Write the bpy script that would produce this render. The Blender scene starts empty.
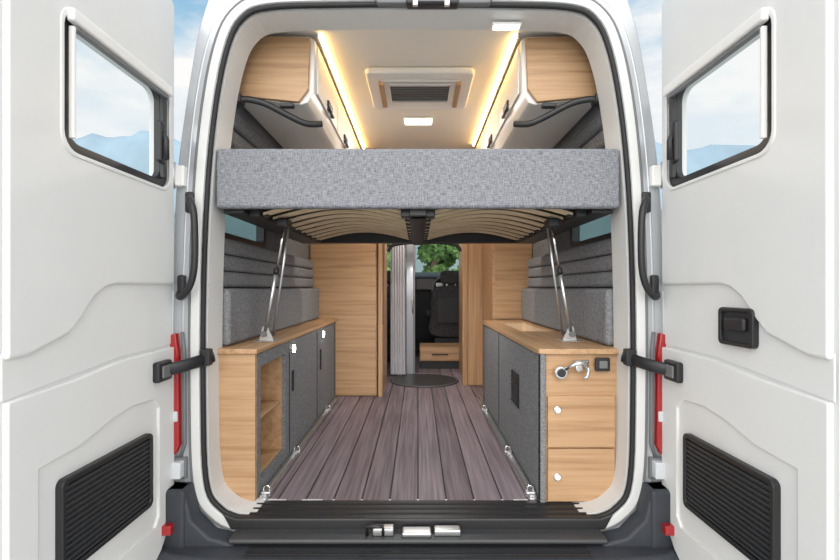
import bpy, bmesh, math, random, itertools
from mathutils import Vector, Matrix, noise
random.seed(4)
H = 1.55      # eye height above the ground; van coordinates below are relative to it
sc = bpy.context.scene
sc.view_settings.view_transform = 'Standard'

# ------------------------------------------------------------------ materials
def newmat(name):
    m = bpy.data.materials.new(name); m.use_nodes = True
    nt = m.node_tree
    return m, nt, nt.nodes['Principled BSDF']
def plain(name, col, rough=0.5, metal=0.0, var=0.05, scale=6.0, bump=0.0, bscale=200, coat=0):
    m, nt, b = newmat(name)
    tc = nt.nodes.new('ShaderNodeTexCoord')
    n = nt.nodes.new('ShaderNodeTexNoise'); n.inputs['Scale'].default_value = scale
    n.inputs['Detail'].default_value = 3
    nt.links.new(tc.outputs['Object'], n.inputs['Vector'])
    r = nt.nodes.new('ShaderNodeValToRGB')
    r.color_ramp.elements[0].position = .3; r.color_ramp.elements[1].position = .7
    r.color_ramp.elements[0].color = [c*(1-var) for c in col]+[1]
    r.color_ramp.elements[1].color = [min(1, c*(1+var)) for c in col]+[1]
    nt.links.new(n.outputs['Fac'], r.inputs['Fac'])
    nt.links.new(r.outputs['Color'], b.inputs['Base Color'])
    b.inputs['Roughness'].default_value = rough; b.inputs['Metallic'].default_value = metal
    b.inputs['Coat Weight'].default_value = coat
    if bump:
        n2 = nt.nodes.new('ShaderNodeTexNoise'); n2.inputs['Scale'].default_value = bscale
        nt.links.new(tc.outputs['Object'], n2.inputs['Vector'])
        bp = nt.nodes.new('ShaderNodeBump'); bp.inputs['Strength'].default_value = bump
        bp.inputs['Distance'].default_value = .002
        nt.links.new(n2.outputs['Fac'], bp.inputs['Height']); nt.links.new(bp.outputs['Normal'], b.inputs['Normal'])
    return m
def wood(name, along, c1=(.33, .18, .082), c2=(.57, .36, .20)):
    m, nt, b = newmat(name)
    tc = nt.nodes.new('ShaderNodeTexCoord'); mp = nt.nodes.new('ShaderNodeMapping')
    s = [42, 42, 42]; s[along] = 1.5
    mp.inputs['Scale'].default_value = s
    nt.links.new(tc.outputs['Object'], mp.inputs['Vector'])
    n = nt.nodes.new('ShaderNodeTexNoise'); n.inputs['Scale'].default_value = 1.0
    n.inputs['Detail'].default_value = 7; n.inputs['Roughness'].default_value = .62
    n.inputs['Distortion'].default_value = .4
    nt.links.new(mp.outputs['Vector'], n.inputs['Vector'])
    r = nt.nodes.new('ShaderNodeValToRGB')
    r.color_ramp.elements[0].position = .28; r.color_ramp.elements[1].position = .72
    r.color_ramp.elements[0].color = (*c1, 1); r.color_ramp.elements[1].color = (*c2, 1)
    e = r.color_ramp.elements.new(.5); e.color = (*[(a*.35+d*.65) for a, d in zip(c1, c2)], 1)
    nt.links.new(n.outputs['Fac'], r.inputs['Fac']); nt.links.new(r.outputs['Color'], b.inputs['Base Color'])
    b.inputs['Roughness'].default_value = .45
    return m
def fabric(name, dark, light, s1=(45, 45, 230), s2=(230, 45, 45), lo=.36, hi=.64):
    m, nt, b = newmat(name)
    tc = nt.nodes.new('ShaderNodeTexCoord'); outs = []
    for s in (s1, s2):
        mp = nt.nodes.new('ShaderNodeMapping'); mp.inputs['Scale'].default_value = s
        nt.links.new(tc.outputs['Object'], mp.inputs['Vector'])
        n = nt.nodes.new('ShaderNodeTexNoise'); n.inputs['Scale'].default_value = 1; n.inputs['Detail'].default_value = 3
        nt.links.new(mp.outputs['Vector'], n.inputs['Vector']); outs.append(n.outputs['Fac'])
    a = nt.nodes.new('ShaderNodeMath'); a.operation = 'ADD'
    nt.links.new(outs[0], a.inputs[0]); nt.links.new(outs[1], a.inputs[1])
    h = nt.nodes.new('ShaderNodeMath'); h.operation = 'MULTIPLY'; h.inputs[1].default_value = .5
    nt.links.new(a.outputs[0], h.inputs[0])
    r = nt.nodes.new('ShaderNodeValToRGB')
    r.color_ramp.elements[0].position = lo; r.color_ramp.elements[1].position = hi
    r.color_ramp.elements[0].color = (*dark, 1); r.color_ramp.elements[1].color = (*light, 1)
    nt.links.new(h.outputs[0], r.inputs['Fac']); nt.links.new(r.outputs['Color'], b.inputs['Base Color'])
    bp = nt.nodes.new('ShaderNodeBump'); bp.inputs['Strength'].default_value = .2; bp.inputs['Distance'].default_value = .001
    nt.links.new(h.outputs[0], bp.inputs['Height']); nt.links.new(bp.outputs['Normal'], b.inputs['Normal'])
    b.inputs['Roughness'].default_value = .95
    b.inputs['Specular IOR Level'].default_value = .15
    return m
def emit(name, col, s):
    m, nt, b = newmat(name)
    b.inputs['Base Color'].default_value = (*col, 1)
    b.inputs['Emission Color'].default_value = (*col, 1); b.inputs['Emission Strength'].default_value = s
    return m
def glass(name, tint, gl=.06):
    m, nt, b = newmat(name)
    t = nt.nodes.new('ShaderNodeBsdfTransparent'); t.inputs['Color'].default_value = (*tint, 1)
    g = nt.nodes.new('ShaderNodeBsdfGlossy'); g.inputs['Roughness'].default_value = .25 if gl < .01 else .02
    mx = nt.nodes.new('ShaderNodeMixShader'); mx.inputs['Fac'].default_value = gl
    nt.links.new(t.outputs[0], mx.inputs[1]); nt.links.new(g.outputs[0], mx.inputs[2])
    nt.links.new(mx.outputs[0], nt.nodes['Material Output'].inputs['Surface'])
    return m
PW = .118
def deckmat():
    m, nt, b = newmat('deck_planks')
    tc = nt.nodes.new('ShaderNodeTexCoord'); sp = nt.nodes.new('ShaderNodeSeparateXYZ')
    nt.links.new(tc.outputs['Object'], sp.inputs[0])
    d = nt.nodes.new('ShaderNodeMath'); d.operation = 'DIVIDE'; d.inputs[1].default_value = PW
    nt.links.new(sp.outputs['X'], d.inputs[0])
    f = nt.nodes.new('ShaderNodeMath'); f.operation = 'FLOOR'; nt.links.new(d.outputs[0], f.inputs[0])
    w = nt.nodes.new('ShaderNodeTexWhiteNoise'); w.noise_dimensions = '1D'; nt.links.new(f.outputs[0], w.inputs['W'])
    mp = nt.nodes.new('ShaderNodeMapping'); mp.inputs['Scale'].default_value = (80, 2.2, 1)
    nt.links.new(tc.outputs['Object'], mp.inputs['Vector'])
    n = nt.nodes.new('ShaderNodeTexNoise'); n.inputs['Scale'].default_value = 1; n.inputs['Detail'].default_value = 6
    nt.links.new(mp.outputs['Vector'], n.inputs['Vector'])
    a = nt.nodes.new('ShaderNodeMath'); a.operation = 'MULTIPLY_ADD'; a.inputs[1].default_value = .26
    nt.links.new(w.outputs['Value'], a.inputs[0]); nt.links.new(n.outputs['Fac'], a.inputs[2])
    r = nt.nodes.new('ShaderNodeValToRGB')
    r.color_ramp.elements[0].position = .38; r.color_ramp.elements[1].position = .92
    r.color_ramp.elements[0].color = (.105, .08, .094, 1); r.color_ramp.elements[1].color = (.30, .245, .275, 1)
    nt.links.new(a.outputs[0], r.inputs['Fac']); nt.links.new(r.outputs['Color'], b.inputs['Base Color'])
    b.inputs['Roughness'].default_value = .5
    return m
M = dict(
    white=plain('white_door_trim', (.77, .77, .755), .45, var=.01, bump=.05, bscale=500),
    groove=plain('door_skin', (.68, .68, .67), .4, var=.01),
    silver=plain('silver_paint', (.46, .48, .505), .3, .35, var=.02, coat=.5),
    liner=plain('white_liner', (.68, .68, .67), .5, var=.01),
    black=plain('black_plastic', (.018, .018, .02), .42),
    rubber=plain('rubber_seal', (.012, .012, .013), .6),
    bumper=plain('charcoal_bumper', (.036, .041, .051), .55, bump=.3, bscale=900),
    steel=plain('brushed_steel', (.6, .6, .6), .3, .9),
    chrome=plain('chrome', (.8, .8, .8), .12, 1.0),
    dark=plain('dark_cab_plastic', (.03, .032, .035), .6),
    seat=fabric('seat_cloth', (.018, .018, .02), (.08, .08, .088)),
    oakx=wood('oak_horizontal', 0), oaky=wood('oak_lengthwise', 1), oakz=wood('oak_vertical', 2),
    oakl=wood('oak_light', 0, (.58, .42, .27), (.74, .58, .42)),
    slat=wood('birch_slat', 0, (.66, .48, .28), (.88, .71, .49)),
    felt=fabric('grey_felt', (.115, .118, .125), (.285, .29, .30), (130, 130, 130), (220, 220, 220), .36, .64),
    pad=fabric('padded_cloth', (.145, .15, .16), (.30, .305, .32), (70, 70, 220), (200, 65, 65)),
    tweed=fabric('tweed_cloth', (.10, .105, .12), (.36, .37, .40), (45, 45, 280), (280, 45, 45), .33, .68),
    ceil=plain('ceiling_liner', (.82, .78, .72), .7, var=.01),
    cab=plain('cream_laminate', (.82, .79, .75), .4, var=.01),
    edge=plain('white_edge', (.85, .84, .82), .4, var=.01),
    red=plain('red_lens', (.36, .006, .009), .15, coat=1),
    clear=plain('clear_lens', (.62, .65, .68), .15, coat=1),
    warm=emit('warm_led', (1, .60, .18), 18), lamp=emit('lamp_white', (1, .97, .90), 7), spot=emit('spot_white', (1, .98, .94), 25),
    glass=glass('clear_glass', (.96, .98, .985), .002), tint=glass('tinted_glass', (.62, .68, .70), .03),
    curtain=plain('curtain_cloth', (.56, .57, .61), .7),
    glossy=plain('glossy_grey_panel', (.38, .40, .44), .12, .3),
    deck=deckmat(),
    mat=plain('dark_floor_mat', (.03, .03, .033), .5),
    leaf=plain('leaves', (.09, .18, .05), .8, var=.6, scale=3),
    bark=plain('bark', (.10, .07, .05), .9),
    grey=plain('mid_grey_plastic', (.16, .165, .17), .5),
    ledge=plain('dark_ledge', (.05, .052, .055), .45),
    grille=plain('dark_grille', (.035, .037, .04), .5),
)

# ------------------------------------------------------------------ helpers
def group(name):
    e = bpy.data.objects.new(name, None); sc.collection.objects.link(e); e.empty_display_size = .1
    return e
def mk(name, vs, fs, mat, par=None, bevel=0, seg=2, smooth=False, raw=False):
    me = bpy.data.meshes.new(name)
    me.from_pydata([(v[0], v[1], v[2]+(0 if raw else H)) for v in vs], [], fs)
    bm = bmesh.new(); bm.from_mesh(me)
    bmesh.ops.recalc_face_normals(bm, faces=bm.faces); bm.to_mesh(me); bm.free()
    me.materials.append(M[mat] if isinstance(mat, str) else mat)
    o = bpy.data.objects.new(name, me); sc.collection.objects.link(o)
    if par: o.parent = par
    if smooth:
        for p in me.polygons: p.use_smooth = True
    if bevel:
        b = o.modifiers.new('bevel', 'BEVEL'); b.width = bevel; b.segments = seg
        b.limit_method = 'ANGLE'; b.angle_limit = .6
        for p in me.polygons: p.use_smooth = True
        o.modifiers.new('wn', 'WEIGHTED_NORMAL')
    return o
def boxdata(x0, x1, y0, y1, z0, z1):
    x0, x1 = sorted((x0, x1)); y0, y1 = sorted((y0, y1)); z0, z1 = sorted((z0, z1))
    v = [(x, y, z) for x in (x0, x1) for y in (y0, y1) for z in (z0, z1)]
    f = [(0, 1, 3, 2), (4, 6, 7, 5), (0, 4, 5, 1), (2, 3, 7, 6), (0, 2, 6, 4), (1, 5, 7, 3)]
    return v, f
def box(name, x0, x1, y0, y1, z0, z1, mat, par=None, bevel=0, seg=2):
    v, f = boxdata(x0, x1, y0, y1, z0, z1)
    return mk(name, v, f, mat, par, bevel, seg)
def boxes(name, lst, mat, par=None, bevel=0):
    V, F = [], []
    for b in lst:
        v, f = boxdata(*b); k = len(V); V += v; F += [tuple(i+k for i in q) for q in f]
    return mk(name, V, F, mat, par, bevel)
def to3(p, a, axis):
    if axis == 'x': return (a, p[0], p[1])
    if axis == 'y': return (p[0], a, p[1])
    return (p[0], p[1], a)
def prism(name, poly, axis, a0, a1, mat, par=None, bevel=0, seg=2, smooth=False):
    n = len(poly)
    v = [to3(p, a0, axis) for p in poly]+[to3(p, a1, axis) for p in poly]
    f = [tuple(range(n)), tuple(range(2*n-1, n-1, -1))]+[(i, (i+1) % n, n+(i+1) % n, n+i) for i in range(n)]
    return mk(name, v, f, mat, par, bevel, seg, smooth)
def raypoly(c, ang, poly):
    dx, dy = math.cos(ang), math.sin(ang); best = 0
    n = len(poly)
    for i in range(n):
        x1, y1 = poly[i][0]-c[0], poly[i][1]-c[1]; x2, y2 = poly[(i+1) % n][0]-c[0], poly[(i+1) % n][1]-c[1]
        ex, ey = x2-x1, y2-y1; den = dx*ey-dy*ex
        if abs(den) < 1e-12: continue
        t = (x1*ey-y1*ex)/den; u = (x1*dy-y1*dx)/den
        if t > 0 and -1e-6 <= u <= 1+1e-6: best = max(best, t)
    return (c[0]+dx*best, c[1]+dy*best)
def ring(name, outer, inner, axis, a0, a1, mat, par=None, bevel=0, center=None):
    c = center or (sum(p[0] for p in inner)/len(inner), sum(p[1] for p in inner)/len(inner))
    an = sorted(set(round(math.atan2(p[1]-c[1], p[0]-c[0]), 5) for p in list(outer)+list(inner)))
    O = [raypoly(c, a, outer) for a in an]; I = [raypoly(c, a, inner) for a in an]; n = len(an)
    v = [to3(p, a0, axis) for p in O]+[to3(p, a0, axis) for p in I]+[to3(p, a1, axis) for p in O]+[to3(p, a1, axis) for p in I]
    f = []
    for i in range(n):
        j = (i+1) % n
        f += [(i, j, n+j, n+i), (2*n+i, 3*n+i, 3*n+j, 2*n+j), (i, 2*n+i, 2*n+j, j), (n+i, n+j, 3*n+j, 3*n+i)]
    return mk(name, v, f, mat, par, bevel)
def rect(a0, a1, b0, b1): return [(a0, b0), (a1, b0), (a1, b1), (a0, b1)]
def rrect(a0, a1, b0, b1, r, n=5):
    a0, a1 = sorted((a0, a1)); b0, b1 = sorted((b0, b1)); out = []
    for cx, cy, s in ((a1-r, b1-r, 0), (a0+r, b1-r, 90), (a0+r, b0+r, 180), (a1-r, b0+r, 270)):
        for k in range(n+1):
            t = math.radians(s+90*k/n); out.append((cx+r*math.cos(t), cy+r*math.sin(t)))
    return out
def crom(pts, n=6, closed=True):
    out = []; N = len(pts)
    rng = range(N) if closed else range(N-1)
    for i in rng:
        g = (lambda k: pts[k % N]) if closed else (lambda k: pts[max(0, min(N-1, k))])
        p0, p1, p2, p3 = g(i-1), g(i), g(i+1), g(i+2)
        for k in range(n):
            t = k/n
            out.append(tuple(.5*((2*b)+(-a+c)*t+(2*a-5*b+4*c-d)*t*t+(-a+3*b-3*c+d)*t**3) for a, b, c, d in zip(p0, p1, p2, p3)))
    if not closed: out.append(tuple(pts[-1]))
    return out
def tube(name, pts, r, mat, par=None, closed=False, n=10, flat=1.0):
    P = [Vector(p) for p in pts]; N = len(P); V = []; F = []
    up = Vector((0, 0, 1)); prev = None
    for i, p in enumerate(P):
        if closed: t = P[(i+1) % N]-P[i-1]
        else: t = P[min(N-1, i+1)]-P[max(0, i-1)]
        t.normalize()
        if prev is None:
            a = up if abs(t.dot(up)) < .9 else Vector((1, 0, 0))
            u = (a-t*a.dot(t)).normalized()
        else: u = (prev-t*prev.dot(t)).normalized()
        prev = u; w = t.cross(u)
        for k in range(n):
            an = 2*math.pi*k/n; V.append(p+u*math.cos(an)*r*flat+w*math.sin(an)*r)
    for i in range(N if closed else N-1):
        j = (i+1) % N
        for k in range(n):
            l = (k+1) % n; F.append((i*n+k, i*n+l, j*n+l, j*n+k))
    if not closed: F += [tuple(range(n)), tuple(range(N*n-1, (N-1)*n-1, -1))]
    return mk(name, V, F, mat, par, smooth=True)
def disc(name, c, axis, r, h, mat, par=None, bevel=0, n=28):
    poly = [((c[1] if axis == 'x' else c[0])+r*math.cos(2*math.pi*k/n), (c[1] if axis == 'z' else c[2])+r*math.sin(2*math.pi*k/n)) for k in range(n)]
    a = {'x': c[0], 'y': c[1], 'z': c[2]}[axis]
    return prism(name, poly, axis, a, a+h, mat, par, bevel)
def mirror(half):
    return half+[(-x, z) for x, z in reversed(half) if abs(x) > 1e-6]

FL = -.888   # van floor level
# ------------------------------------------------------------------ van body
body = group('van_body')
outer = crom(mirror([(0, -1.0), (.5, -1.0), (.90, -1.0), (.942, -.9), (.950, -.5), (.950, -.1), (.945, .25), (.925, .52), (.880, .83), (.835, 1.05), (.76, 1.20), (.58, 1.26), (0, 1.27)]), 5)
opening = crom(mirror([(0, -.892), (.4, -.892), (.66, -.887), (.765, -.845), (.815, -.74), (.826, -.4), (.824, 0), (.808, .4), (.778, .7), (.735, .92), (.68, 1.035), (.58, 1.08), (.3, 1.09), (0, 1.092)]), 5)
def inset(poly, d):
    out = []; n = len(poly)
    for i in range(n):
        a, b = poly[i-1], poly[(i+1) % n]
        tx, tz = b[0]-a[0], b[1]-a[1]; L = math.hypot(tx, tz) or 1
        out.append((poly[i][0]-tz/L*d, poly[i][1]+tx/L*d))
    return out
ring('rear_frame', outer, inset(opening, -.012), 'y', 1.78, 1.9, 'silver', body, .006, center=(0, .1))
ring('jamb_liner', inset(opening, -.011), inset(opening, .004), 'y', 1.80, 1.935, 'liner', body, 0, center=(0, .1))
tube('door_seal', [(x, 1.785, z) for x, z in inset(opening, -.008)], .010, 'rubber', body, True)
ring('inner_step', inset(opening, -.052), inset(opening, -.018), 'y', 1.772, 1.785, 'liner', body, .004, center=(0, .1))
tube('rebate_line', [(x, 1.781, z) for x, z in inset(opening, -.058)], .006, 'grey', body, True)
tube('outer_lip', [(x, 1.785, z) for x, z in inset(opening, -.085)], .007, 'silver', body, True)
roofo = crom([(.905, .62), (.875, .83), (.835, 1.05), (.76, 1.20), (.58, 1.26), (0, 1.27), (-.58, 1.26), (-.76, 1.20), (-.835, 1.05), (-.875, .83), (-.905, .62)], 4, False)
roofi = [(x*.975, z-.012) for x, z in reversed(roofo)]
prism('roof_shell', roofo+roofi, 'y', 1.9, 5.9, 'silver', body)
# header parts
prism('header_latch_bar', [(-.17, 1.115), (-.155, 1.088), (.275, 1.088), (.29, 1.115)], 'y', 1.755, 1.785, 'grey', body, .006)
box('latch_housing', -.045, .155, 1.742, 1.785, 1.078, 1.108, 'black', body, .008)
boxes('latch_striker', [(-.02, .0, 1.735, 1.75, 1.068, 1.10), (.10, .12, 1.735, 1.75, 1.068, 1.10), (0, .10, 1.735, 1.745, 1.085, 1.095)], 'steel', body, .003)
for s in (-1, 1): disc('bolt', (s*.36, 1.765, 1.118), 'y', .008, .01, 'steel', body)
# sill
prism('sill_plate', [(-.755, -.865), (-.70, -.885), (0, -.885), (.70, -.885), (.755, -.865), (.72, -.93), (0, -.945), (-.72, -.93)], 'y', 1.765, 1.925, 'black', body, .008)
boxes('sill_ribs', [(-.66, .66, 1.80+.04*k, 1.81+.04*k, -.886, -.882) for k in range(3)], 'rubber', body)
box('sill_ledge', -.70, .70, 1.69, 1.78, -.945, -.925, 'ledge', body, .008)
boxes('lock_striker', [(-.17, -.09, 1.71, 1.75, -.925, -.895), (-.06, .05, 1.70, 1.75, -.925, -.905), (.06, .16, 1.71, 1.75, -.925, -.90)], 'steel', body, .006)
tube('lock_loop', [(-.19, 1.715, -.92), (-.19, 1.70, -.88), (-.13, 1.70, -.88), (-.13, 1.715, -.92)], .007, 'black', body)
# exterior skirts and chassis
boxes('skirts', [(s*.90, s*.945, y0, y1, -1.2, -.866) for s in (-1, 1) for y0, y1 in ((1.9, 2.48), (3.32, 6.48))], 'silver', body, .01)
boxes('chassis_rails', [(-.5, -.42, 1.85, 7.4, -1.12, -.95), (.42, .5, 1.85, 7.4, -1.12, -.95), (-.66, .66, 2.87, 2.95, -1.25, -1.12), (-.66, .66, 6.87, 6.95, -1.25, -1.12)], 'dark', body)
# ------------------------------------------------------------------ bumper
bump = group('rear_bumper')
half = [(0, 1.60), (.7, 1.61), (.9, 1.64), (.99, 1.70), (1.01, 1.80)]
pl = [(-x, y) for x, y in reversed(half)]+half[1:]
pl = pl+[(.80, 1.80), (-.80, 1.80)]
prism('step_bar', pl, 'z', -1.30, -.955, 'bumper', bump, .018, 3)
for s in (-1, 1):
    prism('corner_cap', [(s*x, y) for x, y in [(.86, 1.69), (.93, 1.695), (.985, 1.73), (1.0, 1.80), (.86, 1.775)]], 'z', -1.0, -.748, 'bumper', bump, .015, 3)
    prism('corner_flare', [(s*x, z) for x, z in [(.68, -.95), (.775, -.925), (.84, -.86), (.865, -.748), (.95, -.748), (.98, -1.0), (.68, -1.0)]], 'y', 1.70, 1.785, 'bumper', bump, .012, 3)
    box('reflector', s*.898, s*.945, 1.668, 1.70, -.90, -.865, 'red', bump, .004)
boxes('step_tread', [(-.62, .62, 1.625+.028*k, 1.635+.028*k, -.957, -.950) for k in range(3)], 'rubber', bump)
# ------------------------------------------------------------------ lamps, hinges, handles, straps
for s in (-1, 1):
    g = group('tail_light')
    prism('red_lens', [(s*x, z) for x, z in [(.925, -.17), (.948, -.18), (.950, -.62), (.928, -.64), (.912, -.60), (.915, -.25)]], 'y', 1.752, 1.79, 'red', g, .006)
    prism('clear_section', [(s*x, z) for x, z in [(.916, -.47), (.943, -.47), (.943, -.51), (.916, -.51)]], 'y', 1.748, 1.77, 'clear', g, .004)
    tube('lens_surround', [(s*.91, 1.775, -.17), (s*.902, 1.775, -.25), (s*.90, 1.775, -.6), (s*.915, 1.775, -.65)], .007, 'grey', g)
    g2 = group('marker_lamp')
    box('lens', s*.898, s*.938, 1.735, 1.775, -.725, -.66, 'clear', g2, .006)
    box('housing', s*.89, s*.945, 1.765, 1.785, -.735, -.652, 'grey', g2, .004)
    g3 = group('door_hinge')
    box('leaf', s*.895, s*.945, 1.755, 1.785, .39, .47, 'edge', g3, .006)
    tube('pin', [(s*.935, 1.755, .38), (s*.935, 1.755, .48)], .009, 'steel', g3)
    g4 = group('grab_handle')
    hp = crom([(s*.875, 1.785, .335), (s*.862, 1.735, .335), (s*.838, 1.715, .29), (s*.83, 1.71, .20), (s*.832, 1.71, .08), (s*.85, 1.715, .01), (s*.885, 1.73, -.03), (s*.91, 1.75, -.03), (s*.915, 1.785, .0)], 6, False)
    tube('bar', hp, .0125, 'black', g4)
    box('mount_top', s*.86, s*.895, 1.76, 1.785, .29, .37, 'black', g4, .008)
    box('mount_base', s*.895, s*.925, 1.76, 1.785, -.04, .05, 'black', g4, .008)
    g5 = group('door_check_strap')
    box('door_bracket', s*.905, s*.932, 1.61, 1.70, -.335, -.262, 'black', g5, .008)
    box('bracket_cap', s*.898, s*.906, 1.625, 1.675, -.32, -.277, 'grey', g5, .003)
    tube('arm', [(s*.915, 1.66, -.298), (s*.87, 1.72, -.29), (s*.80, 1.80, -.268)], .011, 'black', g5, flat=2.1)
    box('pillar_bracket', s*.80, s*.84, 1.765, 1.80, -.30, -.235, 'black', g5, .006)

# ------------------------------------------------------------------ rear doors
def rear_door(s, latch):
    g = group('rear_door')
    X = lambda a: s*(a-.013)
    outl = [(1.775, -.82), (1.775, 1.10), (1.73, 1.14), (1.07, 1.14), (1.03, 1.10), (1.03, -1.02), (1.60, -1.02), (1.69, -.96), (1.745, -.89)]
    win = rrect(1.225, 1.70, .385, .725, .045)
    c = (1.46, .555)
    ring('door_skin', outl, win, 'x', X(.958), X(1.01), 'groove', g, .008, center=c)
    up = [(1.758, .012), (1.76, 1.08), (1.72, 1.115), (1.08, 1.115), (1.045, 1.08), (1.045, -.165), (1.10, -.163), (1.225, -.125), (1.27, -.085), (1.32, -.03), (1.37, .0), (1.42, .012)]
    ring('upper_trim', up, rrect(1.205, 1.72, .365, .745, .05), 'x', X(.943), X(.965), 'white', g, .008, center=c)
    mid = [(1.762, -.215), (1.765, .03), (1.38, .03), (1.2, -.1), (1.04, -.15), (1.04, -.26), (1.25, -.24), (1.45, -.22)]
    prism('mid_band', mid, 'x', X(.955), X(.965), 'white', g, .004)
    lo = [(1.758, -.225), (1.45, -.228), (1.26, -.25), (1.045, -.262), (1.045, -1.0), (1.585, -1.0), (1.67, -.95), (1.73, -.88), (1.758, -.80)]
    hole = [(1.655, -.43), (1.62, -.395), (1.50, -.385), (1.40, -.40), (1.27, -.435), (1.13, -.445), (1.13, -.83), (1.63, -.85), (1.655, -.82)]
    ring('lower_trim', lo, hole, 'x', X(.943), X(.965), 'white', g, .008, center=(1.4, -.6))
    prism('lower_inset', [(1.66, -.37), (1.12, -.37), (1.12, -.86), (1.66, -.86)], 'x', X(.952), X(.965), 'white', g)
    ring('window_rubber', rrect(1.205, 1.72, .365, .745, .05), rrect(1.237, 1.672, .395, .715, .04), 'x', X(.95), X(.975), 'black', g, .004)
    ring('window_lip', rrect(1.195, 1.73, .355, .755, .055), rrect(1.207, 1.718, .367, .743, .05), 'x', X(.939), X(.947), 'white', g, .003)
    prism('window_glass', rrect(1.225, 1.70, .385, .725, .04), 'x', X(.980), X(.984), 'glass', g)
    box('blind_cassette', X(.922), X(.945), 1.215, 1.71, .708, .745, 'edge', g, .007)
    box('blind_rail', X(.928), X(.94), 1.235, 1.69, .692, .705, 'grey', g, .003)
    box('blind_track', X(.935), X(.95), 1.668, 1.69, .40, .70, 'black', g, .003)
    box('blind_track_near', X(.93), X(.945), 1.225, 1.236, .40, .70, 'edge', g, .003)
    box('window_catch', X(.925), X(.95), 1.635, 1.675, .45, .60, 'black', g, .01)
    tube('catch_lever', [(X(.935), 1.655, .57), (X(.915), 1.65, .53), (X(.912), 1.645, .46)], .009, 'black', g)
    ring('vent_frame', rrect(1.19, 1.60, -.755, -.50, .02), rrect(1.205, 1.585, -.74, -.515, .015), 'x', X(.932), X(.955), 'black', g, .004)
    prism('vent_back', rect(1.2, 1.59, -.745, -.51), 'x', X(.944), X(.951), 'grille', g)
    boxes('vent_slats', [(X(.937), X(.946), 1.2, 1.59, -.735+.0158*k, -.729+.0158*k) for k in range(14)], 'grille', g)
    if latch:
        ring('latch_bezel', rrect(1.27, 1.418, -.17, -.058, .015), rrect(1.283, 1.405, -.158, -.07, .012), 'x', X(.936), X(.957), 'black', g, .004)
        prism('latch_pocket', rect(1.28, 1.408, -.16, -.066), 'x', X(.947), X(.956), 'dark', g)
        box('latch_lever', X(.93), X(.95), 1.30, 1.385, -.125, -.085, 'black', g, .008)
        disc('latch_lock', (X(.94), 1.32, -.105), 'x', .012, s*.006, 'grey', g)
    return g
rear_door(-1, False); rear_door(1, True)

# ------------------------------------------------------------------ floor / ceiling / walls
fl = group('floor')
boxes('planks', [(PW*k+.003, PW*(k+1)-.003, 1.90, 6.0, FL-.02, FL) for k in range(-8, 8)], 'deck', fl, .002)
box('subfloor', -.93, .93, 1.9, 6.4, FL-.05, FL-.008, 'black', fl)
box('ceiling', -.80, .80, 1.93, 5.9, 1.12, 1.15, 'ceil')
for s, nm in ((-1, 'left'), (1, 'right')):
    yE = 3.74 if s < 0 else 3.57
    w = group('wall_'+nm)
    wy0, wy1, wz0, wz1 = 2.0, 2.66, .235, .52
    ring('lower_panel', rect(1.9, 6.0, -.865, .62), rrect(wy0, wy1, wz0, wz1, .03), 'x', s*.895, s*.91, 'felt', w)
    ring('outer_skin', rect(1.9, 6.0, -.865, .62), rrect(wy0, wy1, wz0, wz1, .03), 'x', s*.911, s*.935, 'silver', w)
    prism('upper_panel', [(s*.895, .60), (s*.91, .60), (s*.86, .9), (s*.79, 1.15), (s*.775, 1.13), (s*.845, .88)], 'y', 1.92, 6.0, 'felt', w)
    g = group('window_1' if s < 0 else 'window_2')
    ring('frame', rrect(wy0-.015, wy1+.015, wz0-.015, wz1+.015, .035), rrect(wy0+.02, wy1-.02, wz0+.02, wz1-.02, .03), 'x', s*.882, s*.93, 'black', g, .003)
    prism('pane', rrect(wy0, wy1, wz0, wz1, .03), 'x', s*.918, s*.922, 'tint', g)
    p = group('wall_padding')
    for k in range(3):
        box('roll', s*.84, s*.893, 1.95, yE-.02, .002+.074*k, .074+.074*k, 'pad', p, .02, 4)
    for k in range(3):
        box('roll_upper', s*(.835-.01*k), s*.893, 1.95, 3.5, .55+.085*k, .633+.085*k, 'pad', p, .022, 4)
    c = group('side_cushion')
    box('cushion', s*.80, s*.893, 1.95, yE, -.249, -.002, 'pad', c, .022, 4)

# ------------------------------------------------------------------ left cabinet
def rail(x):
    g = group('floor_rail')
    boxes('track', [(x-.016, x-.010, 1.92, 3.66, FL, FL+.022), (x+.010, x+.016, 1.92, 3.66, FL, FL+.022), (x-.016, x+.016, 1.92, 3.66, FL, FL+.005)], 'steel', g)
    for y in (1.96, 2.45, 3.3):
        box('cleat', x-.022, x+.022, y-.02, y+.02, FL+.002, FL+.028, 'steel', g, .006)
        tube('cleat_ring', [(x+.014*math.cos(t*math.pi/6), y, FL+.033+.014*math.sin(t*math.pi/6)) for t in range(12)], .0035, 'chrome', g, True, n=6)
rail(-.645); rail(.478)
L = group('storage_cabinet')
xi = -.673
box('worktop', -.893, xi+.012, 1.885, 3.752, -.272, -.25, 'oaky', L, .004)
box('end_panel', -.893, xi, 1.90, 1.925, FL, -.272, 'oakx', L, .003)
ring('side_panel', rect(1.925, 3.75, FL, -.272), rrect(1.965, 2.335, -.815, -.335, .012), 'x', xi-.018, xi, 'felt', L, 0)
boxes('niche_lining', [(-.89, xi-.018, 1.945, 1.963, -.835, -.315), (-.89, xi-.018, 2.337, 2.355, -.835, -.315), (-.89, xi-.018, 1.963, 2.337, -.835, -.817), (-.89, xi-.018, 1.963, 2.337, -.333, -.315), (-.89, -.875, 1.963, 2.337, -.817, -.333)], 'oaky', L)
box('niche_shelf', -.875, xi-.03, 1.963, 2.337, -.585, -.567, 'oaky', L)
boxes('edge_strip', [(xi-.01, xi+.003, 2.40, 2.406, FL+.03, -.29), (xi-.01, xi+.003, 3.06, 3.066, FL+.03, -.29), (xi-.01, xi+.003, 3.70, 3.706, FL+.03, -.29)], 'black', L)
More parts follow.
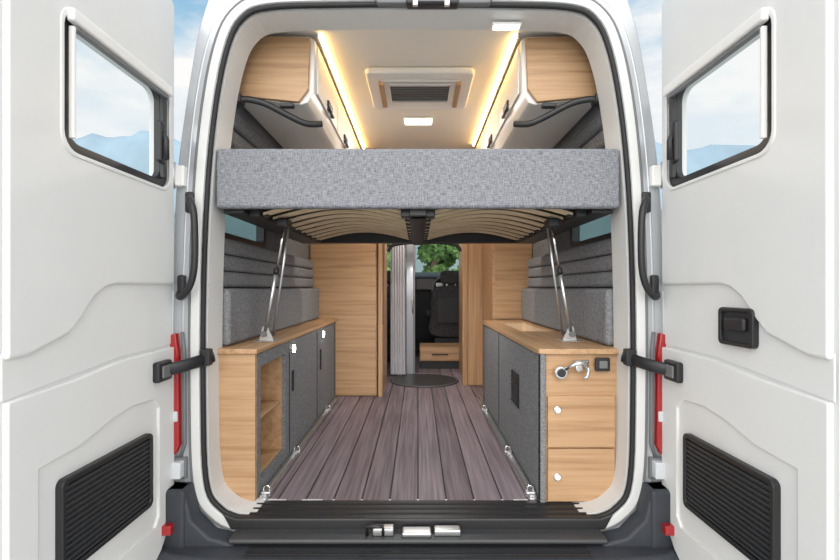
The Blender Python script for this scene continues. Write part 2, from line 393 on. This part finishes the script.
for y in (2.47, 3.24):
    disc('spot_rim', (xi, y, -.325), 'x', .027, .006, 'chrome', L, .002)
    disc('spot_lens', (xi+.005, y, -.325), 'x', .021, .006, 'spot', L, .002)
for y, z0, z1 in ((2.46, -.55, -.44), (3.16, -.56, -.42)):
    box('pull', xi, xi+.010, y-.009, y+.009, z0, z1, 'black', L, .004)
# ------------------------------------------------------------------ right cabinet
R = group('storage_cabinet')
xr = .504
wt = [(xr+.02, 1.885), (.893, 1.885), (.893, 3.56), (xr-.012, 3.56), (xr-.012, 1.93), (xr-.004, 1.90)]
ring('worktop', wt, rrect(.60, .79, 2.66, 3.40, .02), 'z', -.272, -.25, 'oaky', R, .002, center=(.70, 2.9))
prism('sink_tray', rrect(.595, .795, 2.655, 3.405, .02), 'z', -.33, -.32, 'oakl', R)
ring('sink_wall', rrect(.592, .798, 2.652, 3.408, .02), rrect(.602, .788, 2.662, 3.398, .02), 'z', -.33, -.262, 'oakl', R)
box('side_panel', xr, xr+.02, 1.90, 3.55, FL, -.272, 'felt', R, .003)
box('front_carcass', xr+.018, .89, 1.905, 1.93, FL, -.272, 'oakx', R, .003)
box('front_edge', xr, xr+.024, 1.892, 1.93, FL, -.272, 'felt', R, .006)
box('front_drawer_upper', xr+.03, .81, 1.89, 1.905, -.655, -.445, 'oakx', R, .003)
box('front_drawer_lower', xr+.03, .81, 1.89, 1.905, FL+.01, -.662, 'oakx', R, .003)
for z in (-.50, -.775):
    disc('knob', (.572, 1.882, z), 'y', .016, .012, 'chrome', R, .003)
    disc('knob_face', (.572, 1.878, z), 'y', .011, .006, 'edge', R)
box('side_vent', xr-.008, xr, 2.29, 2.45, -.60, -.43, 'black', R, .004)
boxes('side_vent_ribs', [(xr-.012, xr-.006, 2.30, 2.44, -.59+.02*k, -.582+.02*k) for k in range(8)], 'grille', R)
boxes('side_seams', [(xr-.003, xr+.002, 2.86, 2.866, FL+.03, -.285), (xr-.003, xr+.002, 3.50, 3.506, FL+.03, -.285)], 'black', R)
for y in (2.05, 3.2):
    disc('foot', (xr+.02, y, FL), 'z', .02, .03, 'black', R)
S = group('outdoor_shower_fitting')
disc('rose', (.583, 1.868, -.345), 'y', .026, .022, 'chrome', S, .004)
disc('rose_cap', (.583, 1.86, -.345), 'y', .017, .012, 'black', S, .003)
tube('spout', [(.60, 1.87, -.33), (.635, 1.85, -.305), (.67, 1.85, -.30), (.68, 1.86, -.33)], .009, 'chrome', S)
disc('valve', (.655, 1.865, -.325), 'y', .016, .025, 'chrome', S, .004)
tube('valve_handle', [(.63, 1.86, -.30), (.69, 1.86, -.297)], .007, 'chrome', S)
tube('hook', [(.69, 1.88, -.31), (.69, 1.86, -.33), (.685, 1.86, -.36), (.67, 1.86, -.365)], .006, 'steel', S)
O_ = group('power_outlet')
box('plate', .725, .785, 1.875, 1.892, -.34, -.285, 'black', O_, .005)
box('socket', .738, .772, 1.868, 1.878, -.328, -.297, 'grey', O_, .004)

# ------------------------------------------------------------------ bed
B = group('lift_bed')
box('mattress', -.785, .785, 1.83, 3.10, .42, .535, 'tweed', B, .03, 4)
box('front_valance', -.793, .793, 1.80, 1.845, .314, .548, 'tweed', B, .014, 4)
boxes('frame', [(-.785, -.70, 1.85, 3.12, .30, .41), (.70, .785, 1.85, 3.12, .30, .41), (-.035, .035, 1.85, 3.12, .29, .36), (-.70, .70, 3.06, 3.12, .30, .41), (-.70, .70, 1.85, 1.885, .335, .41), (-.70, -.655, 1.9, 3.05, .295, .33), (.655, .70, 1.9, 3.05, .295, .33), (-.07, .07, 1.87, 1.93, .29, .32)], 'black', B, .004)
box('deck_board', -.70, .70, 1.88, 3.05, .408, .418, 'black', B)
V, F = [], []
for side in (-1, 1):
    for k in range(9):
        y = 1.93+k*.128; nn = 16
        for i in range(nn+1):
            t = i/nn; x = side*(.04+t*.61); z = .306+.055*math.sin(math.pi*t)
            b = len(V)
            V += [(x, y, z), (x, y+.040, z), (x, y+.040, z+.011), (x, y, z+.011)]
            if i:
                p = b-4
                F += [(p, p+1, b+1, b), (p+1, p+2, b+2, b+1), (p+2, p+3, b+3, b+2), (p+3, p, b, b+3)]
mk('slats', V, F, 'slat', B)
boxes('slat_holders', [(s*a, s*(a+.022), 1.932+.128*k, 1.968+.128*k, .300, .322) for s in (-1, 1) for k in range(9) for a in (.036, .632)], 'black', B)
for s in (-1, 1):
    g = group('gas_strut')
    a = Vector((s*.72, 2.16, -.225)); b = Vector((s*.60, 2.08, .30))
    tube('cylinder', [a, a.lerp(b, .58)], .010, 'steel', g)
    tube('rod', [a.lerp(b, .56), b], .006, 'chrome', g)
    o1 = Vector((-s*.035, .02, 0)); o2 = Vector((-s*.012, .02, 0))
    tube('brace', [a+o1, b+o2], .006, 'steel', g)
    prism('foot_bracket', [(s*(.70+u), v) for u, v in [(-.025, -.248), (.045, -.248), (.04, -.235), (.026, -.18), (.005, -.18)]], 'y', 2.15, 2.158, 'steel', g)
    box('foot_plate', s*.665, s*.765, 2.12, 2.22, -.2495, -.243, 'steel', g, .003)
    box('top_bracket', s*.58, s*.63, 2.04, 2.12, .275, .31, 'black', g, .005)
    disc('pivot', (s*.72, 2.14, -.215), 'y', .014, .03, 'grey', g)
    tube('collar', [a.lerp(b, .55), a.lerp(b, .60)], .013, 'black', g)

# ------------------------------------------------------------------ overhead cabinets
for s in (-1, 1):
    yE = 3.66 if s < 0 else 3.575
    g = group('overhead_cabinet')
    prof = [(-.805, .835), (-.512, .805), (-.485, .815), (-.458, .86), (-.452, 1.09), (-.48, 1.105), (-.66, 1.108), (-.715, 1.085), (-.755, 1.02), (-.785, .93)]
    P = [(-s*x, z) for x, z in prof]
    prism('carcass', P, 'y', 2.02, yE, 'cab', g, .004)
    prism('end_panel', [(-s*x, z) for x, z in [(-.803, .838), (-.520, .810), (-.478, .865), (-.470, 1.09), (-.655, 1.098), (-.712, 1.075), (-.75, 1.015), (-.782, .93)]], 'y', 2.0, 2.022, 'oakx', g, .004)
    for k in range(3):
        y0 = 2.06+k*.50
        box('door_leaf', s*.446, s*.456, y0, y0+.49, .868, 1.082, 'edge', g, .004)
        box('door_pull', s*.436, s*.449, y0+.20, y0+.30, .895, .925, 'black', g, .004)
        tube('door_pull_bow', [(s*.452, y0+.20, .885), (s*.435, y0+.215, .875), (s*.435, y0+.30, .875), (s*.452, y0+.315, .885)], .007, 'black', g)
    st = group('retaining_strap')
    tube('strap', crom([(s*.775, 1.955, .80), (s*.72, 1.965, .805), (s*.65, 1.98, .79), (s*.55, 2.01, .745), (s*.49, 2.03, .725), (s*.43, 2.06, .735)], 5, False), .011, 'black', st, flat=1.3)
    box('anchor', s*.75, s*.79, 1.94, 2.0, .785, .825, 'black', st, .006)
    box('clip', s*.54, s*.60, 1.99, 2.02, .785, .803, 'black', st, .004)
    l = group('led_strip_light')
    box('diffuser', s*.424, s*.436, 2.02, yE, 1.104, 1.119, 'warm', l)
    box('channel', s*.436, s*.444, 2.02, yE, 1.098, 1.1195, 'edge', l)

# ------------------------------------------------------------------ roof hatch, lights
g = group('roof_hatch')
ring('outer_frame', rrect(-.27, .29, 2.32, 2.80, .03), rrect(-.20, .22, 2.40, 2.72, .02), 'z', 1.085, 1.119, 'edge', g, .012)
ring('inner_frame', rrect(-.205, .225, 2.395, 2.725, .02), rrect(-.15, .17, 2.44, 2.67, .02), 'z', 1.075, 1.119, 'cab', g, .006)
prism('hatch_pane', rect(-.16, .18, 2.43, 2.68), 'z', 1.108, 1.116, 'tint', g)
boxes('louvres', [(-.15, .17, 2.45+.032*k, 2.463+.032*k, 1.08, 1.108) for k in range(7)], 'grey', g)
box('handle_bar', -.16, .18, 2.405, 2.425, 1.06, 1.076, 'steel', g, .004)
boxes('hatch_side_arms', [(-.205, -.18, 2.40, 2.70, 1.058, 1.08), (.20, .225, 2.40, 2.70, 1.058, 1.08)], 'oaky', g)
g = group('ceiling_light')
box('housing', -.095, .10, 3.0, 3.12, 1.108, 1.1195, 'edge', g, .003)
box('lens', -.085, .09, 3.01, 3.11, 1.103, 1.109, 'lamp', g)
g = group('ceiling_light')
box('housing', .30, .42, 1.86, 1.90, 1.064, 1.078, 'edge', g, .003)
box('lens', .31, .41, 1.862, 1.893, 1.060, 1.066, 'lamp', g)

# ------------------------------------------------------------------ tall cabinets & far end
g = group('tall_cabinet')
box('carcass', -.893, -.30, 3.78, 4.45, FL, .60, 'oakx', g, .004)
prism('carcass_top', [(-.893, .60), (-.30, .60), (-.30, 1.118), (-.775, 1.118), (-.84, .88)], 'y', 3.78, 4.45, 'oakx', g)
box('door_face', -.88, -.345, 3.765, 3.782, FL+.01, .60, 'oakx', g, .003)
box('door_face_upper', -.77, -.345, 3.765, 3.782, .604, 1.10, 'oakx', g, .003)
box('edge_post', -.325, -.290, 3.755, 3.80, FL, 1.118, 'oakz', g, .004)
boxes('seam', [(-.335, -.329, 3.762, 3.782, FL, 1.11)], 'black', g)
boxes('hinge_strip', [(-.292, -.284, 3.77, 3.78, -.30, .36)], 'black', g)
g = group('tall_cabinet')
box('carcass', .585, .893, 3.60, 4.2, FL, .60, 'oakx', g, .004)
prism('carcass_top', [(.893, .60), (.585, .60), (.585, 1.118), (.775, 1.118), (.84, .88)], 'y', 3.60, 4.95, 'oakx', g)
box('door_face', .60, .89, 3.588, 3.602, -.24, .60, 'oakx', g, .003)
box('rear_carcass', .44, .893, 4.202, 4.95, FL, .60, 'oakz', g, .004)
box('rear_carcass_top', .44, .59, 4.202, 4.95, .60, 1.118, 'oakz', g, .004)
box('rear_post', .405, .452, 4.18, 4.23, FL, 1.118, 'oakz', g, .004)
boxes('rear_handles', [(.432, .442, 4.45, 4.47, .0, .14), (.432, .442, 4.45, 4.47, -.5, -.36)], 'black', g)
g = group('doorway_arch')
tube('arch_trim', crom([(-.27, 4.14, .33), (-.22, 4.14, .385), (-.05, 4.14, .41), (.2, 4.14, .41), (.34, 4.14, .385), (.385, 4.14, .33)], 6, False), .016, 'black', g)
box('lintel', -.285, .40, 4.145, 4.17, .41, 1.118, 'edge', g, .004)
V, F = [], []
nx = 40
for i in range(nx+1):
    x = -.275+.15*i/nx; y = 4.62+.010*math.sin(i*.9)
    V += [(x, y, FL+.02), (x, y, .48)]
    if i: F.append((2*i-2, 2*i, 2*i+1, 2*i-1))
g = group('shower_curtain')
mk('cloth', V, F, 'curtain', g, smooth=True)
tube('rail', [(-.29, 4.62, .49), (.40, 4.62, .49)], .01, 'steel', g)
g = group('door_1')
box('leaf', -.122, -.045, 4.70, 4.74, FL+.01, .47, 'glossy', g, .006)
box('leaf_side', -.045, -.03, 4.70, 5.3, FL+.01, .47, 'glossy', g, .006)
tube('handle', [(-.055, 4.695, -.1), (-.055, 4.67, -.1), (-.055, 4.67, -.25), (-.055, 4.695, -.25)], .006, 'steel', g)
g = group('round_floor_mat')
disc('mat', (.06, 4.42, FL), 'z', .33, .006, 'mat', g, n=48)
tube('mat_ring', [(.06+.31*math.cos(t*math.pi/24), 4.42+.31*math.sin(t*math.pi/24), FL+.007) for t in range(48)], .004, 'grey', g, True, n=6)
g = group('drawer_unit')
box('carcass', .02, .5, 5.02, 5.45, -.80, -.65, 'oakx', g, .004)
box('drawer_front', .03, .49, 5.005, 5.022, -.785, -.665, 'oakx', g, .003)
box('drawer_pull', .15, .33, 4.99, 5.006, -.73, -.715, 'black', g, .004)
box('plinth', .03, .5, 5.06, 5.45, FL, -.80, 'dark', g)
def seat(x, nm):
    g = group(nm)
    prism('backrest', [(x+u, z-.12) for u, z in crom([(-.24, -.45), (.24, -.45), (.25, -.2), (.23, .06), (.15, .14), (-.15, .14), (-.23, .06), (-.25, -.2)], 4)], 'y', 5.50, 5.63, 'seat', g, .03, 3)
    prism('headrest', rrect(x-.13, x+.13, .05, .21, .05), 'y', 5.52, 5.62, 'seat', g, .02, 3)
    boxes('headrest_posts', [(x-.06, x-.045, 5.56, 5.575, .0, .07), (x+.045, x+.06, 5.56, 5.575, .0, .07)], 'steel', g)
    prism('back_pocket', rrect(x-.17, x+.17, -.42, -.12, .03), 'y', 5.485, 5.505, 'dark', g, .006)
    box('cushion', x-.25, x+.25, 5.60, 6.08, -.60, -.46, 'seat', g, .04, 3)
    box('pedestal', x-.2, x+.2, 5.55, 6.0, FL, -.60, 'dark', g, .01)
    box('armrest', x-.30, x-.25, 5.55, 5.95, -.35, -.28, 'seat', g, .02, 3)
seat(.40, 'driver_seat'); seat(-.42, 'passenger_seat')
g = group('dashboard')
prism('console', [(6.22, .15), (6.45, .22), (6.75, .16), (6.88, -.85), (6.45, -.85), (6.28, -.35)], 'x', -.84, .84, 'dark', g, .02)
tube('wheel_rim', [(.38+.19*math.cos(t*math.pi/14), 6.10+.05*math.sin(t*math.pi/14), -.02+.18*math.sin(t*math.pi/14)) for t in range(28)], .015, 'grey', g, True)
tube('steering_column', [(.38, 6.10, -.02), (.38, 6.35, -.12)], .03, 'black', g)
boxes('screen', [(-.02, .22, 6.17, 6.20, -.02, .12)], 'grey', g, .006)
boxes('air_vents', [(.24, .34, 6.20, 6.23, .02, .07), (-.3, -.2, 6.20, 6.23, .02, .07)], 'steel', g, .006)
# cab shell
g = group('cab_shell')
for s in (-1, 1):
    ring('side', [(6.0, -.865), (6.0, 1.1), (6.15, .98), (7.05, .10), (7.75, -.25), (7.8, -.865)], [(6.1, .1), (6.1, .65), (6.3, .6), (6.75, .12)], 'x', s*.90, s*.935, 'silver', g, center=(6.35, .3))
    prism('windscreen_pillar', [(6.15, .98), (7.05, .10), (7.0, .07), (6.08, .93)], 'x', s*.86, s*.90, 'dark', g)
mk('windscreen', [(-.88, 6.12, .84), (.88, 6.12, .84), (.88, 7.0, .08), (-.88, 7.0, .08)], [(0, 1, 2, 3)], 'glass', g)
prism('roof_cap', [(5.9, 1.27), (6.2, 1.14), (6.25, .92), (6.12, .82), (5.9, .82)], 'x', -.86, .86, 'silver', g, .02)
prism('bonnet', [(7.02, .05), (7.7, -.25), (7.8, -.5), (7.8, -.865), (6.95, -.865)], 'x', -.90, .90, 'silver', g, .03)
box('overcab_front', -.76, .76, 5.86, 5.9, .70, 1.118, 'cab', g)
g = group('front_bumper')
prism('bar', [(-.93, 7.5), (-.9, 7.82), (-.6, 7.9), (.6, 7.9), (.9, 7.82), (.93, 7.5)], 'z', -1.25, -.87, 'bumper', g, .03)
for s, y in itertools.product((-1, 1), (2.9, 6.9)):
    g = group('wheel')
    def ringpts(r): return [(y+r*math.cos(2*math.pi*k/36), -1.55+.335+r*math.sin(2*math.pi*k/36)) for k in range(36)]
    ring('tyre', ringpts(.335), ringpts(.20), 'x', s*.70, s*.92, 'rubber', g, .03)
    prism('rim', ringpts(.202), 'x', s*.85, s*.89, 'steel', g, .01)
    prism('hub', ringpts(.06), 'x', s*.89, s*.905, 'grey', g, .005)

# ------------------------------------------------------------------ outside
mk('ground', [(-900, -900, 0), (900, -900, 0), (900, 900, 0), (-900, 900, 0)], [(0, 1, 2, 3)], plain('paving', (.58, .57, .54), .85, var=.12, scale=2), raw=True)
def ridge(name, yb, base, amp, col, seed, depth):
    V, F = [], []; nx, ny = 200, 8
    for j in range(ny+1):
        for i in range(nx+1):
            x = -800+1600*i/nx; y = yb+depth*j/ny
            pr = math.sin(math.pi*(j/ny)*.5)
            h = base+amp*noise.fractal(Vector((x*.012+seed, y*.004, seed)), .8, 2.1, 6)
            V.append((x, y, max(0, h*pr)))
    for j in range(ny):
        for i in range(nx):
            a = j*(nx+1)+i; F.append((a, a+1, a+nx+2, a+nx+1))
    m = plain(name+'_slope', col, .95, var=.12, scale=.03)
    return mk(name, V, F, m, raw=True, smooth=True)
ridge('mountain_range', 340, 128, 16, (.26, .35, .42), 3.1, 50)  # blue of distance haze is put into the base colour
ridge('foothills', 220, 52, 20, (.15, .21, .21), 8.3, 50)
def tree(x, y, h):
    g = group('tree')
    tube('trunk', [(x, y, -1.55), (x+.05, y, -1.55+h*.3), (x, y, -1.55+h*.6)], .16, 'bark', g)
    V, F = [], []
    for k in range(18):
        bm = bmesh.new(); bmesh.ops.create_icosphere(bm, subdivisions=4, radius=1)
        r = random.uniform(.5, .9)*h*.14
        c = Vector((x+random.gauss(0, h*.13), y+random.gauss(0, h*.1), -1.55+h*random.uniform(.3, .98)))
        b0 = len(V)
        for v in bm.verts:
            d = 1+.35*noise.noise(v.co*3+c)+.35*noise.noise(v.co*11+c)
            V.append(c+v.co*r*d)
        F += [tuple(b0+v.index for v in f.verts) for f in bm.faces]; bm.free()
    mk('crown', V, F, 'leaf', g)
for x, y, h in ((-1.5, 16, 4.6), (.6, 18, 5.0), (2.8, 17, 4.2)): tree(x, y, h)

# ------------------------------------------------------------------ sky & lights
w = bpy.data.worlds.new('sky'); sc.world = w; w.use_nodes = True; nt = w.node_tree
bg = nt.nodes['Background']
tc = nt.nodes.new('ShaderNodeTexCoord'); sp = nt.nodes.new('ShaderNodeSeparateXYZ')
nt.links.new(tc.outputs['Generated'], sp.inputs[0])
r = nt.nodes.new('ShaderNodeValToRGB')
els = r.color_ramp.elements
els[0].position = 0; els[0].color = (.85, .88, .9, 1)
els[1].position = .9; els[1].color = (.16, .42, .72, 1)
e = els.new(.30); e.color = (.82, .88, .93, 1)
e = els.new(.52); e.color = (.22, .50, .74, 1)
nt.links.new(sp.outputs['Z'], r.inputs['Fac'])
mp = nt.nodes.new('ShaderNodeMapping'); mp.inputs['Scale'].default_value = (2.2, 2.2, 6)
nt.links.new(tc.outputs['Generated'], mp.inputs['Vector'])
n = nt.nodes.new('ShaderNodeTexNoise'); n.inputs['Scale'].default_value = 1.6; n.inputs['Detail'].default_value = 8
n.inputs['Roughness'].default_value = .55
nt.links.new(mp.outputs['Vector'], n.inputs['Vector'])
r2 = nt.nodes.new('ShaderNodeValToRGB'); r2.color_ramp.elements[0].position = .43; r2.color_ramp.elements[1].position = .62
nt.links.new(n.outputs['Fac'], r2.inputs['Fac'])
# unseen sky behind the camera, whitened and brightened as added fill light
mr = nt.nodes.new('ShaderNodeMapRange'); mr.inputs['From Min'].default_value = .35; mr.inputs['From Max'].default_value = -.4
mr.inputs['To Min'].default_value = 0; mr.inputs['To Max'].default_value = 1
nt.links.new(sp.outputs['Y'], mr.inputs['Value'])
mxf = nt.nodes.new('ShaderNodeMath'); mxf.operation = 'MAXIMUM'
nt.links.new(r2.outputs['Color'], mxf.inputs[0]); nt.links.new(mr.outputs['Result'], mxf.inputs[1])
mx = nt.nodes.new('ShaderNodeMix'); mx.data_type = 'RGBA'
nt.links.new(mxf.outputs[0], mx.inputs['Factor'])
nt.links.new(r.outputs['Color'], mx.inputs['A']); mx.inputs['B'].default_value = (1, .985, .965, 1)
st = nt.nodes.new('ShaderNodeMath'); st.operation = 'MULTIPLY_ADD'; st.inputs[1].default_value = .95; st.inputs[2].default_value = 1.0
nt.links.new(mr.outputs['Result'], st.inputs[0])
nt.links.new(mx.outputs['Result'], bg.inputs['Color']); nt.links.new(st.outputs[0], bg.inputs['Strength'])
s = bpy.data.lights.new('sun', 'SUN'); s.energy = 1.9; s.angle = 1.0; s.color = (1, .98, .95)
so = bpy.data.objects.new('sun', s); sc.collection.objects.link(so)
so.rotation_euler = Vector((.10, 1, -.28)).to_track_quat('-Z', 'Y').to_euler()
def area(name, loc, sx, sy, e, col):
    l = bpy.data.lights.new(name, 'AREA'); l.shape = 'RECTANGLE'; l.size = sx; l.size_y = sy; l.energy = e; l.color = col
    o = bpy.data.objects.new(name, l); sc.collection.objects.link(o)
    o.location = (loc[0], loc[1], loc[2]+H)
area('ceiling_lamp', (0, 3.06, 1.095), .17, .1, 9, (1, .94, .87))
area('under_bed_fill', (0, 2.98, .27), .2, .1, 7, (1, .97, .93))  # area light added to brighten the space below the bed, no fixture there
area('living_area_fill', (.1, 4.4, 1.05), .3, .3, 9, (1, .95, .9))  # unseen fill added to lift the dark far end of the aisle

cam = bpy.data.cameras.new('camera'); co = bpy.data.objects.new('camera', cam); sc.collection.objects.link(co)
cam.sensor_width = 36; cam.lens = 36*460/840
cam.shift_x = 2/840; cam.shift_y = 8/840
co.location = (0, 0, H); co.rotation_euler = (math.pi/2, 0, 0)
cam.clip_start = .05; cam.clip_end = 3000
sc.camera = co
